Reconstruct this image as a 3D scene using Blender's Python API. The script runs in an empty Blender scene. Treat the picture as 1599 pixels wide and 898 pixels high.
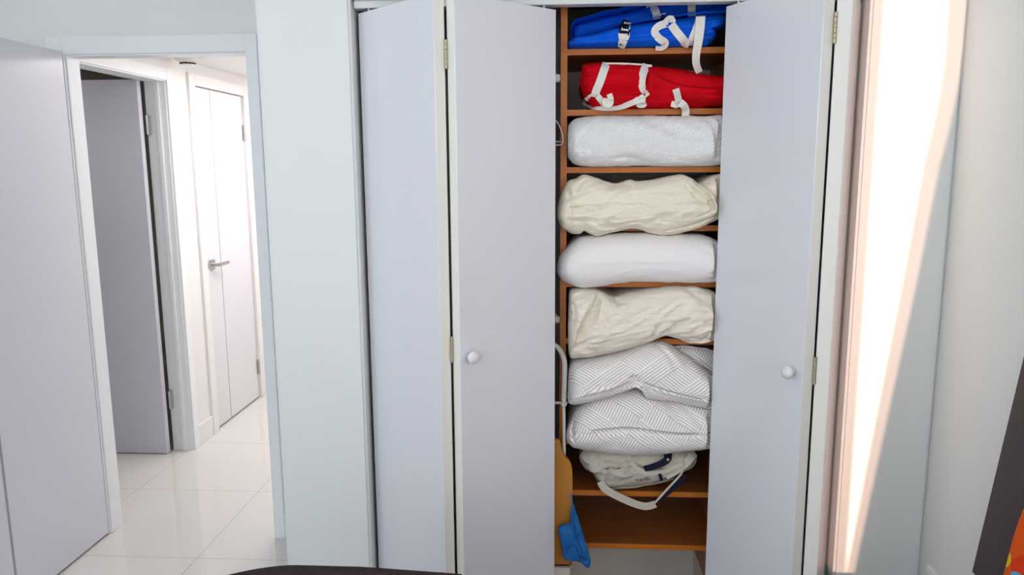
import bpy, bmesh, math, random
import numpy as np
from mathutils import Vector, Matrix, noise
from mathutils.bvhtree import BVHTree

C = bpy.context.scene.collection
S = bpy.context.scene
# ------------------------------------------------------------------ camera
W, H, F = 1599.0, 898.0, 1178.7
PITCH, YAW, ROLL, EYE = .16076, .0608, .00642, 1.58
cp, sp, cy, sy = math.cos(PITCH), math.sin(PITCH), math.cos(YAW), math.sin(YAW)
fwd = Vector((-sy*cp, cy*cp, -sp)); rt0 = Vector((cy, sy, 0)); dn0 = fwd.cross(rt0)
rt = math.cos(ROLL)*rt0 + math.sin(ROLL)*dn0
dn = -math.sin(ROLL)*rt0 + math.cos(ROLL)*dn0
EYEP = Vector((0, 0, EYE))
cd = bpy.data.cameras.new('camera'); co = bpy.data.objects.new('camera', cd); C.objects.link(co)
cd.sensor_width = 36; cd.lens = F/W*36; cd.clip_start = .05
M = Matrix.Identity(4)
for i in range(3):
    M[i][0], M[i][1], M[i][2], M[i][3] = rt[i], -dn[i], -fwd[i], EYEP[i]
co.matrix_world = M
S.camera = co
def ray(x, y): return rt*((x-W/2)/F) + dn*((y-H/2)/F) + fwd
def at(x, y, Y):                       # a point of the plane Y = const
    d = ray(x, y); return EYEP + d*(Y/d.y)
# ------------------------------------------------------------------ light
S.view_settings.view_transform = 'Standard'; S.view_settings.look = 'None'
S.view_settings.gamma = 1; S.view_settings.use_curve_mapping = False
S.view_settings.exposure = 0.0
wd = bpy.data.worlds.new('sky'); S.world = wd; wd.use_nodes = True
wd.node_tree.nodes['Background'].inputs[0].default_value = (.80, .90, 1, 1)
wd.node_tree.nodes['Background'].inputs[1].default_value = 6.0
WIN_COL, WIN_STR = (.86, .94, 1.0), 5.3
WARM_COL, WARM_STR = (1.0, .90, .87), 3.6
LEFT_COL, LEFT_STR = (.83, .925, 1.0), 3.6
HALL_W, BATH_W = 26, 9.0
SUN_DIR = Vector((.12, 1, -.11)).normalized()
sl = bpy.data.lights.new('sun', 'SUN'); sl.energy = 5.5; sl.angle = math.radians(.22); sl.color = (1, .80, .60)
so = bpy.data.objects.new('sun', sl); C.objects.link(so)
so.rotation_euler = SUN_DIR.to_track_quat('-Z', 'Y').to_euler(); so.location = (-.5, -6, 2.5)
def area(name, loc, size, rot, power, col):
    l = bpy.data.lights.new(name, 'AREA'); l.shape = 'RECTANGLE'; l.size, l.size_y = size
    l.energy = power; l.color = col
    o = bpy.data.objects.new(name, l); C.objects.link(o); o.location = loc; o.rotation_euler = rot
    return o
area('hall_lamp', (-1.32, 4.6, 2.13), (.6, 2.2), (0, 0, 0), HALL_W, (1, .945, .925))
area('bathroom_fill', (-2.9, 3.45, 2.1), (.4, .4), (0, 0, 0), BATH_W, (1, .97, .95))  # unseen fill light added to brighten the bathroom door
# ------------------------------------------------------------------ materials
def mat(name, col, rough=.5, spec=.5, bump=None, var=None, coat=0, sheen=0):
    m = bpy.data.materials.new(name); m.use_nodes = True
    n = m.node_tree.nodes; l = m.node_tree.links; b = n['Principled BSDF']
    b.inputs['Base Color'].default_value = (*col, 1); b.inputs['Roughness'].default_value = rough
    b.inputs['Specular IOR Level'].default_value = spec; b.inputs['Coat Weight'].default_value = coat
    b.inputs['Coat Roughness'].default_value = .08; b.inputs['Sheen Weight'].default_value = sheen
    if var or bump:
        tc = n.new('ShaderNodeTexCoord')
    if var:                              # (scale, amount)
        t = n.new('ShaderNodeTexNoise'); t.inputs['Scale'].default_value = var[0]; t.inputs['Detail'].default_value = 5
        l.new(tc.outputs['Object'], t.inputs['Vector'])
        mx = n.new('ShaderNodeMix'); mx.data_type = 'RGBA'
        mx.inputs[6].default_value = (*[c*(1-var[1]) for c in col], 1)
        mx.inputs[7].default_value = (*[min(1, c*(1+var[1])) for c in col], 1)
        l.new(t.outputs['Fac'], mx.inputs[0]); l.new(mx.outputs[2], b.inputs['Base Color'])
    if bump:                             # (kind, scale, strength, distance)
        if bump[0] == 'noise':
            t = n.new('ShaderNodeTexNoise'); t.inputs['Scale'].default_value = bump[1]; t.inputs['Detail'].default_value = 4
            out = t.outputs['Fac']
        else:
            t = n.new('ShaderNodeTexVoronoi'); t.inputs['Scale'].default_value = bump[1]; out = t.outputs['Distance']
        l.new(tc.outputs['Object'], t.inputs['Vector'])
        bp = n.new('ShaderNodeBump'); bp.inputs['Strength'].default_value = bump[2]; bp.inputs['Distance'].default_value = bump[3]
        l.new(out, bp.inputs['Height']); l.new(bp.outputs['Normal'], b.inputs['Normal'])
    return m
def math_node(nt, op, a, b=None):
    q = nt.nodes.new('ShaderNodeMath'); q.operation = op
    for i, v in enumerate((a, b)):
        if v is None: continue
        if isinstance(v, (int, float)): q.inputs[i].default_value = v
        else: nt.links.new(v, q.inputs[i])
    return q.outputs[0]
WALL = mat('wall_paint', (.74, .77, .77), .55, .4, ('noise', 160, .06, .002))
WALL_LIT = mat('wall_paint_lit', (.82, .85, .85), .55, .4, ('noise', 160, .06, .002))  # wall paint lightened to put the doorway's extra light into its colour
HALLP = mat('hall_paint', (.86, .84, .83), .5, .4)
CEIL = mat('ceiling_paint', (.85, .85, .84), .7, .3)
TRIM = mat('trim_paint', (.87, .90, .92), .35, .5)
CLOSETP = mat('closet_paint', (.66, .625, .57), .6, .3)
DOOR = mat('door_lacquer', (.70, .705, .79), .22, .5)
DOOR2 = mat('hall_door_lacquer', (.77, .755, .80), .25, .5)
LEAF = mat('bifold_lacquer', (.75, .755, .815), .14, .5)
EDGE = mat('bifold_edge_paint', (.82, .81, .77), .45, .4)
GROOVE = mat('groove_shadow_gap', (.35, .35, .37), .6, .3)
METAL = mat('brushed_nickel', (.50, .50, .48), .35, .5); METAL.node_tree.nodes['Principled BSDF'].inputs['Metallic'].default_value = .9
BRASS = mat('pale_brass', (.42, .38, .27), .4, .5); BRASS.node_tree.nodes['Principled BSDF'].inputs['Metallic'].default_value = .7
ALU = mat('white_track_metal', (.72, .74, .74), .4, .5)
KNOB = mat('white_knob_plastic', (.80, .80, .80), .3, .5)
DARKB = mat('dark_slots', (.02, .02, .02), .7, .2)
PLAST = mat('white_plastic', (.82, .79, .74), .5, .4)
GREYW = mat('white_tube_enamel', (.62, .61, .57), .35, .5)
BLUE = mat('blue_nylon', (.003, .11, .72), .7, .12, ('noise', 90, .35, .004), (14, .25))
RED = mat('red_nylon', (.62, .002, .010), .75, .1, ('noise', 70, .3, .004), (12, .15))
STRAP = mat('white_webbing', (.80, .775, .735), .8, .2, ('noise', 900, .4, .001))
BUCK = mat('white_buckle_plastic', (.80, .78, .72), .4, .5)
NAVY = mat('navy_webbing', (.008, .009, .025), .8, .2, ('noise', 500, .3, .001))
CREAM = mat('cream_cotton', (.87, .795, .655), .85, .15, ('noise', 170, .5, .003), (9, .05), sheen=.1)
CREAM2 = mat('cream_cotton_washed', (.86, .79, .685), .85, .15, ('noise', 170, .5, .003), (9, .05), sheen=.1)
WHITEP = mat('white_cotton', (.87, .845, .855), .8, .2, ('noise', 260, .12, .001), sheen=.1)
CANVAS = mat('natural_canvas', (.54, .50, .43), .9, .1, ('noise', 420, .4, .0012))
TOTEB = mat('blue_bag_fabric', (.012, .13, .42), .55, .3, ('noise', 60, .3, .004))
ORANGEW = mat('honey_wood', (.48, .20, .035), .4, .4, None, (8, .2))
DBROWN = mat('dark_brown_upholstery', (.038, .026, .028), .9, .1, ('voronoi', 150, .5, .003), (40, .3))
DFRAME = mat('dark_brown_stain', (.042, .033, .038), .5, .4, ('noise', 200, .15, .002), (20, .25))
DFABRIC = mat('charcoal_fabric', (.012, .011, .015), .9, .1, ('noise', 300, .3, .002))
SUN_FILTER = bpy.data.materials.new('peach_sun_filter'); SUN_FILTER.use_nodes = True  # for added strips that tint and dim the sun beside the blade
_n = SUN_FILTER.node_tree.nodes; _n.clear(); _t = _n.new('ShaderNodeBsdfTransparent'); _t.inputs[0].default_value = (.41, .29, .26, 1)
_o = _n.new('ShaderNodeOutputMaterial'); SUN_FILTER.node_tree.links.new(_t.outputs[0], _o.inputs[0])
GOBO = mat('gobo_linen', (.55, .52, .47), .9, .1)  # for the unseen panels added to shape the sun
_b = GOBO.node_tree.nodes['Principled BSDF']; _tl = GOBO.node_tree.nodes.new('ShaderNodeBsdfTranslucent'); _tl.inputs[0].default_value = (.85, .80, .72, 1)
_mx = GOBO.node_tree.nodes.new('ShaderNodeMixShader'); _mx.inputs[0].default_value = .6
GOBO.node_tree.links.new(_b.outputs[0], _mx.inputs[1]); GOBO.node_tree.links.new(_tl.outputs[0], _mx.inputs[2])
GOBO.node_tree.links.new(_mx.outputs[0], GOBO.node_tree.nodes['Material Output'].inputs[0])
def emis(name, col, s):
    m = bpy.data.materials.new(name); m.use_nodes = True; nt = m.node_tree; nt.nodes.clear()
    e = nt.nodes.new('ShaderNodeEmission'); e.inputs[0].default_value = (*col, 1); e.inputs[1].default_value = s
    o = nt.nodes.new('ShaderNodeOutputMaterial'); nt.links.new(e.outputs[0], o.inputs[0]); return m
PANE = emis('daylit_window_shade', WIN_COL, WIN_STR)
PANE3 = emis('blue_fill_glow', LEFT_COL, LEFT_STR)  # bluish glow added as fill from the left
PANE2 = emis('warm_fill_glow', WARM_COL, WARM_STR)  # warm glow added as fill from the right
def wood(name, c1, c2):
    m = mat(name, c1, .42, .4); nt = m.node_tree
    tc = nt.nodes.new('ShaderNodeTexCoord'); mp = nt.nodes.new('ShaderNodeMapping')
    mp.inputs['Scale'].default_value = (3, 40, 60)
    nz = nt.nodes.new('ShaderNodeTexNoise'); nz.inputs['Scale'].default_value = 1; nz.inputs['Detail'].default_value = 6
    nt.links.new(tc.outputs['Object'], mp.inputs[0]); nt.links.new(mp.outputs[0], nz.inputs['Vector'])
    cr = nt.nodes.new('ShaderNodeValToRGB'); cr.color_ramp.elements[0].position = .3; cr.color_ramp.elements[1].position = .7
    cr.color_ramp.elements[0].color = (*c1, 1); cr.color_ramp.elements[1].color = (*c2, 1)
    nt.links.new(nz.outputs['Fac'], cr.inputs[0]); nt.links.new(cr.outputs[0], nt.nodes['Principled BSDF'].inputs['Base Color'])
    return m
WOOD = wood('cherry_shelf_wood', (.24, .068, .014), (.33, .105, .024))
WOODE = wood('cherry_edge_banding', (.45, .128, .014), (.54, .165, .022))
def tiles():
    m = mat('polished_porcelain', (.60, .585, .56), .06, .5); nt = m.node_tree
    tc = nt.nodes.new('ShaderNodeTexCoord'); sx = nt.nodes.new('ShaderNodeSeparateXYZ')
    nt.links.new(tc.outputs['Object'], sx.inputs[0])
    def line(o, off, step):
        a = math_node(nt, 'PINGPONG', math_node(nt, 'SUBTRACT', o, off), step/2)
        return math_node(nt, 'LESS_THAN', a, .0018)
    g = math_node(nt, 'MAXIMUM', line(sx.outputs[0], -1.468, .61), line(sx.outputs[1], 3.43, .64))
    mx = nt.nodes.new('ShaderNodeMix'); mx.data_type = 'RGBA'
    mx.inputs[6].default_value = (.72, .70, .675, 1); mx.inputs[7].default_value = (.40, .385, .36, 1)
    nt.links.new(g, mx.inputs[0]); nt.links.new(mx.outputs[2], nt.nodes['Principled BSDF'].inputs['Base Color'])
    r = nt.nodes.new('ShaderNodeMix'); r.inputs[2].default_value = .06; r.inputs[3].default_value = .6
    nt.links.new(g, r.inputs[0]); nt.links.new(r.outputs[0], nt.nodes['Principled BSDF'].inputs['Roughness'])
    return m
TILE = tiles()
def quilt():
    m = mat('white_waffle_plush', (.93, .93, .94), .95, .1, sheen=.3); nt = m.node_tree
    uv = nt.nodes.new('ShaderNodeUVMap'); uv.uv_map = 'UVMap'
    mp = nt.nodes.new('ShaderNodeMapping'); mp.inputs['Rotation'].default_value = (0, 0, math.radians(35)); mp.inputs['Scale'].default_value = (150, 150, 1)
    nt.links.new(uv.outputs[0], mp.inputs[0])
    sx = nt.nodes.new('ShaderNodeSeparateXYZ'); nt.links.new(mp.outputs[0], sx.inputs[0])
    a = math_node(nt, 'PINGPONG', sx.outputs[0], .5); b = math_node(nt, 'PINGPONG', sx.outputs[1], .5)
    h = math_node(nt, 'MULTIPLY', a, b)
    nz = nt.nodes.new('ShaderNodeTexNoise'); nz.inputs['Scale'].default_value = 300
    tc = nt.nodes.new('ShaderNodeTexCoord'); nt.links.new(tc.outputs['Object'], nz.inputs['Vector'])
    h2 = math_node(nt, 'ADD', math_node(nt, 'MULTIPLY', h, 4), math_node(nt, 'MULTIPLY', nz.outputs['Fac'], .5))
    bp = nt.nodes.new('ShaderNodeBump'); bp.inputs['Strength'].default_value = .6; bp.inputs['Distance'].default_value = .006
    nt.links.new(h2, bp.inputs['Height']); nt.links.new(bp.outputs[0], nt.nodes['Principled BSDF'].inputs['Normal'])
    return m
QUILT = quilt()
def weave(name, base, stripe, rot, cell=.062, n=7):
    m = mat(name, base, .85, .15, sheen=.1); nt = m.node_tree
    uv = nt.nodes.new('ShaderNodeUVMap'); uv.uv_map = 'UVMap'
    mp = nt.nodes.new('ShaderNodeMapping'); mp.inputs['Rotation'].default_value = (0, 0, rot)
    mp.inputs['Scale'].default_value = (1/cell, 1/cell, 1)
    nt.links.new(uv.outputs[0], mp.inputs[0])
    s = nt.nodes.new('ShaderNodeSeparateXYZ'); nt.links.new(mp.outputs[0], s.inputs[0])
    x, y = s.outputs[0], s.outputs[1]
    # parquet of long patches: each diagonal band alternates the stripe direction along its length
    row = math_node(nt, 'FLOOR', y)
    par = math_node(nt, 'FLOORED_MODULO', math_node(nt, 'ADD', math_node(nt, 'FLOOR', math_node(nt, 'MULTIPLY', x, .40)), row), 2)
    fx = math_node(nt, 'LESS_THAN', math_node(nt, 'FRACT', math_node(nt, 'MULTIPLY', math_node(nt, 'ADD', x, math_node(nt, 'MULTIPLY', y, .25)), n)), .37)
    fy = math_node(nt, 'LESS_THAN', math_node(nt, 'FRACT', math_node(nt, 'MULTIPLY', y, n)), .37)
    k = math_node(nt, 'ADD', math_node(nt, 'MULTIPLY', fx, par), math_node(nt, 'MULTIPLY', fy, math_node(nt, 'SUBTRACT', 1, par)))
    mx = nt.nodes.new('ShaderNodeMix'); mx.data_type = 'RGBA'
    mx.inputs[6].default_value = (*base, 1); mx.inputs[7].default_value = (*stripe, 1)
    nt.links.new(k, mx.inputs[0]); nt.links.new(mx.outputs[2], nt.nodes['Principled BSDF'].inputs['Base Color'])
    return m
WEAVE = weave('basketweave_print', (.95, .93, .935), (.57, .52, .505), math.radians(-38))
WEAVE2 = weave('basketweave_print_lower', (.95, .93, .935), (.57, .52, .505), math.radians(38))
def floral():
    m = mat('colourful_floral_print', (.8, .5, .05), .85, .1); nt = m.node_tree
    tc = nt.nodes.new('ShaderNodeTexCoord'); v = nt.nodes.new('ShaderNodeTexVoronoi'); v.inputs['Scale'].default_value = 15
    nz = nt.nodes.new('ShaderNodeTexNoise'); nz.inputs['Scale'].default_value = 6
    ad = nt.nodes.new('ShaderNodeMix'); ad.data_type = 'VECTOR'; ad.inputs[0].default_value = .12
    nt.links.new(tc.outputs['Object'], nz.inputs['Vector']); nt.links.new(tc.outputs['Object'], ad.inputs[4]); nt.links.new(nz.outputs['Color'], ad.inputs[5])
    nt.links.new(ad.outputs[1], v.inputs['Vector'])
    s = nt.nodes.new('ShaderNodeSeparateColor'); nt.links.new(v.outputs['Color'], s.inputs[0])
    cr = nt.nodes.new('ShaderNodeValToRGB'); cr.color_ramp.interpolation = 'CONSTANT'
    cols = [(0, (.75, .10, .01)), (.3, (.80, .42, .01)), (.55, (.85, .55, .02)), (.75, (.10, .38, .62)), (.88, (.70, .05, .01))]
    e = cr.color_ramp.elements
    while len(e) < len(cols): e.new(.5)
    for i, (p, c) in enumerate(cols): e[i].position = p; e[i].color = (*c, 1)
    nt.links.new(s.outputs[0], cr.inputs[0]); nt.links.new(cr.outputs[0], nt.nodes['Principled BSDF'].inputs['Base Color'])
    return m
FLORAL = floral()
PIPING = mat('grey_piping', (.42, .385, .37), .85, .15)
# ------------------------------------------------------------------ mesh helpers
def obj(name, bm, m, parent=None, smooth=False):
    me = bpy.data.meshes.new(name)
    bmesh.ops.recalc_face_normals(bm, faces=bm.faces)
    bm.to_mesh(me); bm.free(); me.materials.append(m)
    if smooth:
        for p in me.polygons: p.use_smooth = True
    o = bpy.data.objects.new(name, me); C.objects.link(o)
    if parent:
        o.parent = parent; o.matrix_parent_inverse = parent.matrix_basis.inverted()
    return o
def struct(name, bm, m, parent=None, smooth=False):
    o = obj(name, bm, m, parent, smooth)
    if not parent: o['kind'] = 'structure'
    return o
def tag(o, label, cat, group=None):
    o['label'] = label; o['category'] = cat
    if group: o['group'] = group
    return o
def thing(name, label, cat, loc, group=None):
    o = bpy.data.objects.new(name, None); C.objects.link(o); o.location = loc; o.empty_display_size = .1
    return tag(o, label, cat, group)
def B(*boxes, bevel=0):
    bm = bmesh.new()
    for x0, x1, y0, y1, z0, z1 in boxes: box(bm, x0, x1, y0, y1, z0, z1)
    if bevel: bmesh.ops.bevel(bm, geom=bm.edges[:], offset=bevel, segments=2, affect='EDGES')
    return bm
def box(bm, x0, x1, y0, y1, z0, z1):
    v = [bm.verts.new((x, y, z)) for x in (x0, x1) for y in (y0, y1) for z in (z0, z1)]
    for f in ((0,1,3,2),(4,6,7,5),(0,4,5,1),(2,3,7,6),(0,2,6,4),(1,5,7,3)): bm.faces.new([v[i] for i in f])
    return v
def prism(bm, pts, z0, z1):           # plan outline extruded upwards
    a = [bm.verts.new((x, y, z0)) for x, y in pts]; b = [bm.verts.new((x, y, z1)) for x, y in pts]
    bm.faces.new(a[::-1]); bm.faces.new(b); n = len(pts)
    for i in range(n): bm.faces.new((a[i], a[(i+1) % n], b[(i+1) % n], b[i]))
    return bm
def lathe(prof, origin, axis, n=32):   # prof: (radius, height along axis)
    bm = bmesh.new(); axis = Vector(axis).normalized(); q = axis.to_track_quat('Z', 'Y'); o = Vector(origin)
    rings = []
    for r, h in prof:
        rings.append([bm.verts.new(o + q @ Vector((r*math.cos(2*math.pi*i/n), r*math.sin(2*math.pi*i/n), h))) for i in range(n)])
    for a, b in zip(rings, rings[1:]):
        for i in range(n): bm.faces.new((a[i], a[(i+1) % n], b[(i+1) % n], b[i]))
    bm.faces.new(rings[0][::-1]); bm.faces.new(rings[-1]); return bm
def catmull(p, k=8, closed=False):
    p = [np.array(q, float) for q in p]; n = len(p); out = []
    for i in range(n if closed else n-1):
        g = lambda j: p[j % n] if closed else p[min(max(j, 0), n-1)]
        a, b, c, d = g(i-1), g(i), g(i+1), g(i+2)
        for t in np.arange(k)/k:
            out.append(.5*((2*b)+(-a+c)*t+(2*a-5*b+4*c-d)*t*t+(-a+3*b-3*c+d)*t**3))
    if not closed: out.append(p[-1])
    return out
def tube(bm, pts, r, n=12):
    pts = [Vector(p) for p in pts]; rings = []; ref = None
    for i, p in enumerate(pts):
        t = (pts[min(i+1, len(pts)-1)] - pts[max(i-1, 0)]).normalized()
        if ref is None: ref = t.orthogonal().normalized()
        ref = (ref - t*ref.dot(t)).normalized(); w = t.cross(ref)
        rings.append([bm.verts.new(p + r*(ref*math.cos(2*math.pi*k/n) + w*math.sin(2*math.pi*k/n))) for k in range(n)])
    for a, b in zip(rings, rings[1:]):
        for k in range(n): bm.faces.new((a[k], a[(k+1) % n], b[(k+1) % n], b[k]))
    bm.faces.new(rings[0][::-1]); bm.faces.new(rings[-1]); return bm
# ------------------------------------------------------------------ the room
YW = 2.15            # closet front wall face
XL, XR = -.575, .829 # closet opening
XC, XRW = -.843, 1.078
YD = 2.985           # doorway wall face
struct('floor', B((-4.2, 1.3, -2.5, 6.4, -.06, 0)), TILE)
struct('ceiling', B((-2.9, 1.2, -2.4, 3.1, 2.68, 2.74)), CEIL)
w4 = (-1.4, .9, 1.35, 2.55)
struct('wall_left', B((-2.9, -2.8, -2.4, w4[0], 0, 2.68), (-2.9, -2.8, w4[1], YD, 0, 2.68), (-2.9, -2.8, w4[0], w4[1], 0, w4[2]), (-2.9, -2.8, w4[0], w4[1], w4[3], 2.68)), WALL)
wf = struct('fill_window_left', B((-2.92, -2.78, w4[0], w4[0]+.04, w4[2], w4[3]), (-2.92, -2.78, w4[1]-.04, w4[1], w4[2], w4[3]),
    (-2.92, -2.78, w4[0]+.04, w4[1]-.04, w4[2], w4[2]+.04), (-2.92, -2.78, w4[0]+.04, w4[1]-.04, w4[3]-.04, w4[3])), TRIM)
obj('shade', B((-2.86, -2.85, w4[0]+.04, w4[1]-.04, w4[2]+.04, w4[3]-.04)), PANE3, wf)  # unseen window added to brighten the doorway wall from the left
# wall behind the camera with two window openings
w1, w2, w3 = (-2.2, -.05, 1.4, 2.58), (.10, 1.0, .04, 2.60), (-1.0, .75, .95, 2.25)
struct('wall_rear', B((-2.8, w1[0], -2.4, -2.3, 0, 2.68), (w1[1], w2[0], -2.4, -2.3, 0, 2.68), (w2[1], XRW, -2.4, -2.3, 0, 2.68),
    (w1[0], w1[1], -2.4, -2.3, 0, w1[2]), (w1[0], w1[1], -2.4, -2.3, w1[3], 2.68),
    (w2[0], w2[1], -2.4, -2.3, 0, w2[2]), (w2[0], w2[1], -2.4, -2.3, w2[3], 2.68)), WALL)
def wframe(name, w):
    t = .04
    return struct(name, B((w[0], w[0]+t, -2.42, -2.28, w[2], w[3]), (w[1]-t, w[1], -2.42, -2.28, w[2], w[3]),
        (w[0]+t, w[1]-t, -2.42, -2.28, w[2], w[2]+t), (w[0]+t, w[1]-t, -2.42, -2.28, w[3]-t, w[3])), TRIM)
wf = wframe('window_1', w1); obj('shade', B((w1[0]+.04, w1[1]-.04, -2.37, -2.36, w1[2]+.04, w1[3]-.04)), PANE, wf)
wframe('beam_window', w2)  # unseen window added so the sun blade can enter
struct('wall_right', B((XRW, XRW+.1, -2.4, w3[0], 0, 2.68), (XRW, XRW+.1, w3[1], 2.9, 0, 2.68), (XRW, XRW+.1, w3[0], w3[1], 0, w3[2]), (XRW, XRW+.1, w3[0], w3[1], w3[3], 2.68)), WALL)
t_ = .04
wf = struct('fill_window_right', B((XRW-.02, XRW+.12, w3[0], w3[0]+t_, w3[2], w3[3]), (XRW-.02, XRW+.12, w3[1]-t_, w3[1], w3[2], w3[3]),
    (XRW-.02, XRW+.12, w3[0]+t_, w3[1]-t_, w3[2], w3[2]+t_), (XRW-.02, XRW+.12, w3[0]+t_, w3[1]-t_, w3[3]-t_, w3[3])), TRIM)
obj('shade', B((XRW+.05, XRW+.06, w3[0]+t_, w3[1]-t_, w3[2]+t_, w3[3]-t_)), PANE2, wf)  # unseen window added to warm the door leaves from the right
# doorway wall
DL, DR, DH = -1.945, -1.212, 2.022
struct('wall_doorway', B((-3.9, DL, YD, YD+.075, 0, 2.68), (DR, XL-.02, YD, YD+.075, 0, 2.68), (DL, DR, YD, YD+.075, DH, 2.68)), WALL_LIT)
CW = .046
struct('trim_1', B((DR, DR+CW, YD-.014, YD, 0, DH+.066), (DL-.07, DL-.002, YD-.014, YD, 0, DH+.066), (DL-.002, DR, YD-.014, YD, DH, DH+.066),
    (DR-.001, DR+.004, YD-.004, YD+.085, 0, DH), (DL-.002, DL+.004, YD-.002, YD+.078, 0, DH), (DL, DR, YD-.002, YD+.078, DH-.006, DH+.001), bevel=.0015), TRIM)
struct('baseboard_doorway', B((DR+CW, XC-.001, YD-.012, YD, 0, .11), bevel=.002), TRIM)
# closet box
struct('wall_closet', B((XC, XL, YW, YW+.1, 0, 2.68), (XR, XRW, YW, YW+.1, 0, 2.68), (XL, XR, YW, YW+.1, 2.036, 2.68), bevel=.007), WALL)
struct('wall_closet_side', B((XC, XC+.09, YW+.1, YD, 0, 2.68)), WALL)
CBK = 2.70
struct('wall_closet_back', B((XC+.09, XRW, CBK, CBK+.08, 0, 2.68)), CLOSETP)
struct('trim_2', B((XL+.004, XR-.004, 2.178, 2.222, 2.016, 2.036), bevel=.002), ALU)          # sliding track of the closet doors
struct('trim_3', B((XRW-.012, XRW, 1.2, 2.092, .41, .433), bevel=.002), TRIM)                  # cable cover on the right wall
struct('baseboard_closet', B((XC, XL, YW-.012, YW, 0, .1), bevel=.002), TRIM)
# hallway
HX = -2.055
B1, B2, BH = 3.205, 3.955, 2.03
H1, H2 = 4.272, 4.935
struct('wall_hall_left', B((HX-.1, HX, YD+.075, B1, 0, 2.3), (HX-.1, HX, B2, H1-.004, 0, 2.3), (HX-.1, HX, H2+.004, 6.2, 0, 2.3),
    (HX-.1, HX, B1, B2, BH, 2.3), (HX-.1, HX, H1-.004, H2+.004, 2.036, 2.3)), HALLP)
struct('wall_hall_right', B((-.95, -.85, YD+.075, 6.2, 0, 2.3)), HALLP)
struct('wall_hall_end', B((HX, -.95, 6.1, 6.2, 0, 2.3)), HALLP)
struct('ceiling_hall', B((HX-2, -.85, YD+.075, 6.2, 2.16, 2.22)), CEIL)
struct('trim_4', B((HX, HX+.014, B1-.06, B1, 0, BH+.06), (HX, HX+.014, B2, B2+.058, 0, BH+.06), (HX, HX+.014, B1, B2, BH, BH+.06),
    (HX-.11, HX+.002, B2-.006, B2+.003, 0, BH), (HX-.11, HX+.002, B1-.003, B1+.006, 0, BH), (HX-.11, HX+.002, B1, B2, BH-.006, BH+.003),
    (HX-.05, HX-.03, B2-.018, B2, 0, BH), bevel=.0015), TRIM)
struct('trim_5', B((HX, HX+.014, H1-.075, H1-.004, 0, 2.1), (HX, HX+.014, H2+.004, H2+.075, 0, 2.1), (HX, HX+.014, H1-.004, H2+.004, 2.036, 2.1), bevel=.0015), HALLP)
struct('baseboard_hall', B((HX, HX+.012, B2+.059, H1-.077, 0, .12), (HX, HX+.012, H2+.077, 6.1, 0, .12), bevel=.002), HALLP)
# bathroom behind the first hall door
struct('wall_bathroom', B((-3.9, -3.8, 2.9, 5.1, 0, 2.3), (-3.8, HX-.1, 5.0, 5.1, 0, 2.3)), CLOSETP)
struct('ceiling_bathroom', B((-3.8, HX-.1, YD+.075, 5.0, 2.10, 2.15)), CLOSETP)
def hinge(name, parent, loc, axis, m=METAL, h=.10, r=.006, leaf=(.0, .0)):
    bm = bmesh.new(); x, y, z = loc
    for k in range(5):
        z0 = z - h/2 + k*h/5
        b2 = lathe([(r*.8, 0), (r, .001), (r, h/5-.001), (r*.8, h/5)], (x, y, z0), (0, 0, 1), 14)
        tmp = bpy.data.meshes.new('t'); b2.to_mesh(tmp); b2.free(); bm.from_mesh(tmp); bpy.data.meshes.remove(tmp)
    for dx, dy in axis:
        box(bm, min(x, x+dx)-.001, max(x, x+dx)+.001, min(y, y+dy)-.001, max(y, y+dy)+.001, z-h/2, z+h/2)
    return obj(name, bm, m, parent, False)
# bedroom door: open square into the room, its face to the right
d1 = struct('door_1', B((DL-.04, DL-.002, 2.255, YD-.02, .012, 2.032), bevel=.0015), DOOR)
obj('groove', B((DL-.003, DL-.0012, 2.404, 2.415, .014, 2.03)), GROOVE, d1)
for z in (.25, 1.8): hinge('hinge', d1, (DL-.045, YD-.014, z), ((.004, 0),), METAL)
# bathroom door leaf: open into the bathroom
d2 = struct('door_2', B((-2.93, HX-.113, 3.884, 3.920, .005, 2.028), bevel=.0015), DOOR)
for z in (.3, 1.80): hinge('hinge', d2, (HX-.100, 3.930, z), ((.012, .012),), METAL)
# hall door, closed
d3 = struct('door_3', B((HX-.04, HX-.006, H1, H2, .01, 2.031), bevel=.0015), DOOR2)
obj('groove', B((HX-.007, HX-.0052, 4.478, 4.484, .012, 2.03)), GROOVE, d3)
for z in (.22, 1.8): hinge('hinge', d3, (HX+.003, H2+.002, z), ((0, -.016), (0, .016)), METAL)
bm = B((HX-.006, HX+.003, 4.325, 4.385, .975, 1.035)); bmesh.ops.bevel(bm, geom=bm.edges[:], offset=.0015, segments=2, affect='EDGES')
hd = obj('door_handle', bm, METAL, d3)
bm = lathe([(.010, 0), (.010, .045)], (HX, 4.355, 1.005), (1, 0, 0), 20)
box(bm, HX+.036, HX+.052, 4.347, 4.475, .996, 1.014); obj('lever', bm, METAL, hd)
obj('strike_edge', B((HX-.004, HX+.0145, H1-.0045, H1-.0005, .99, 1.03)), DARKB, d3)
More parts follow.
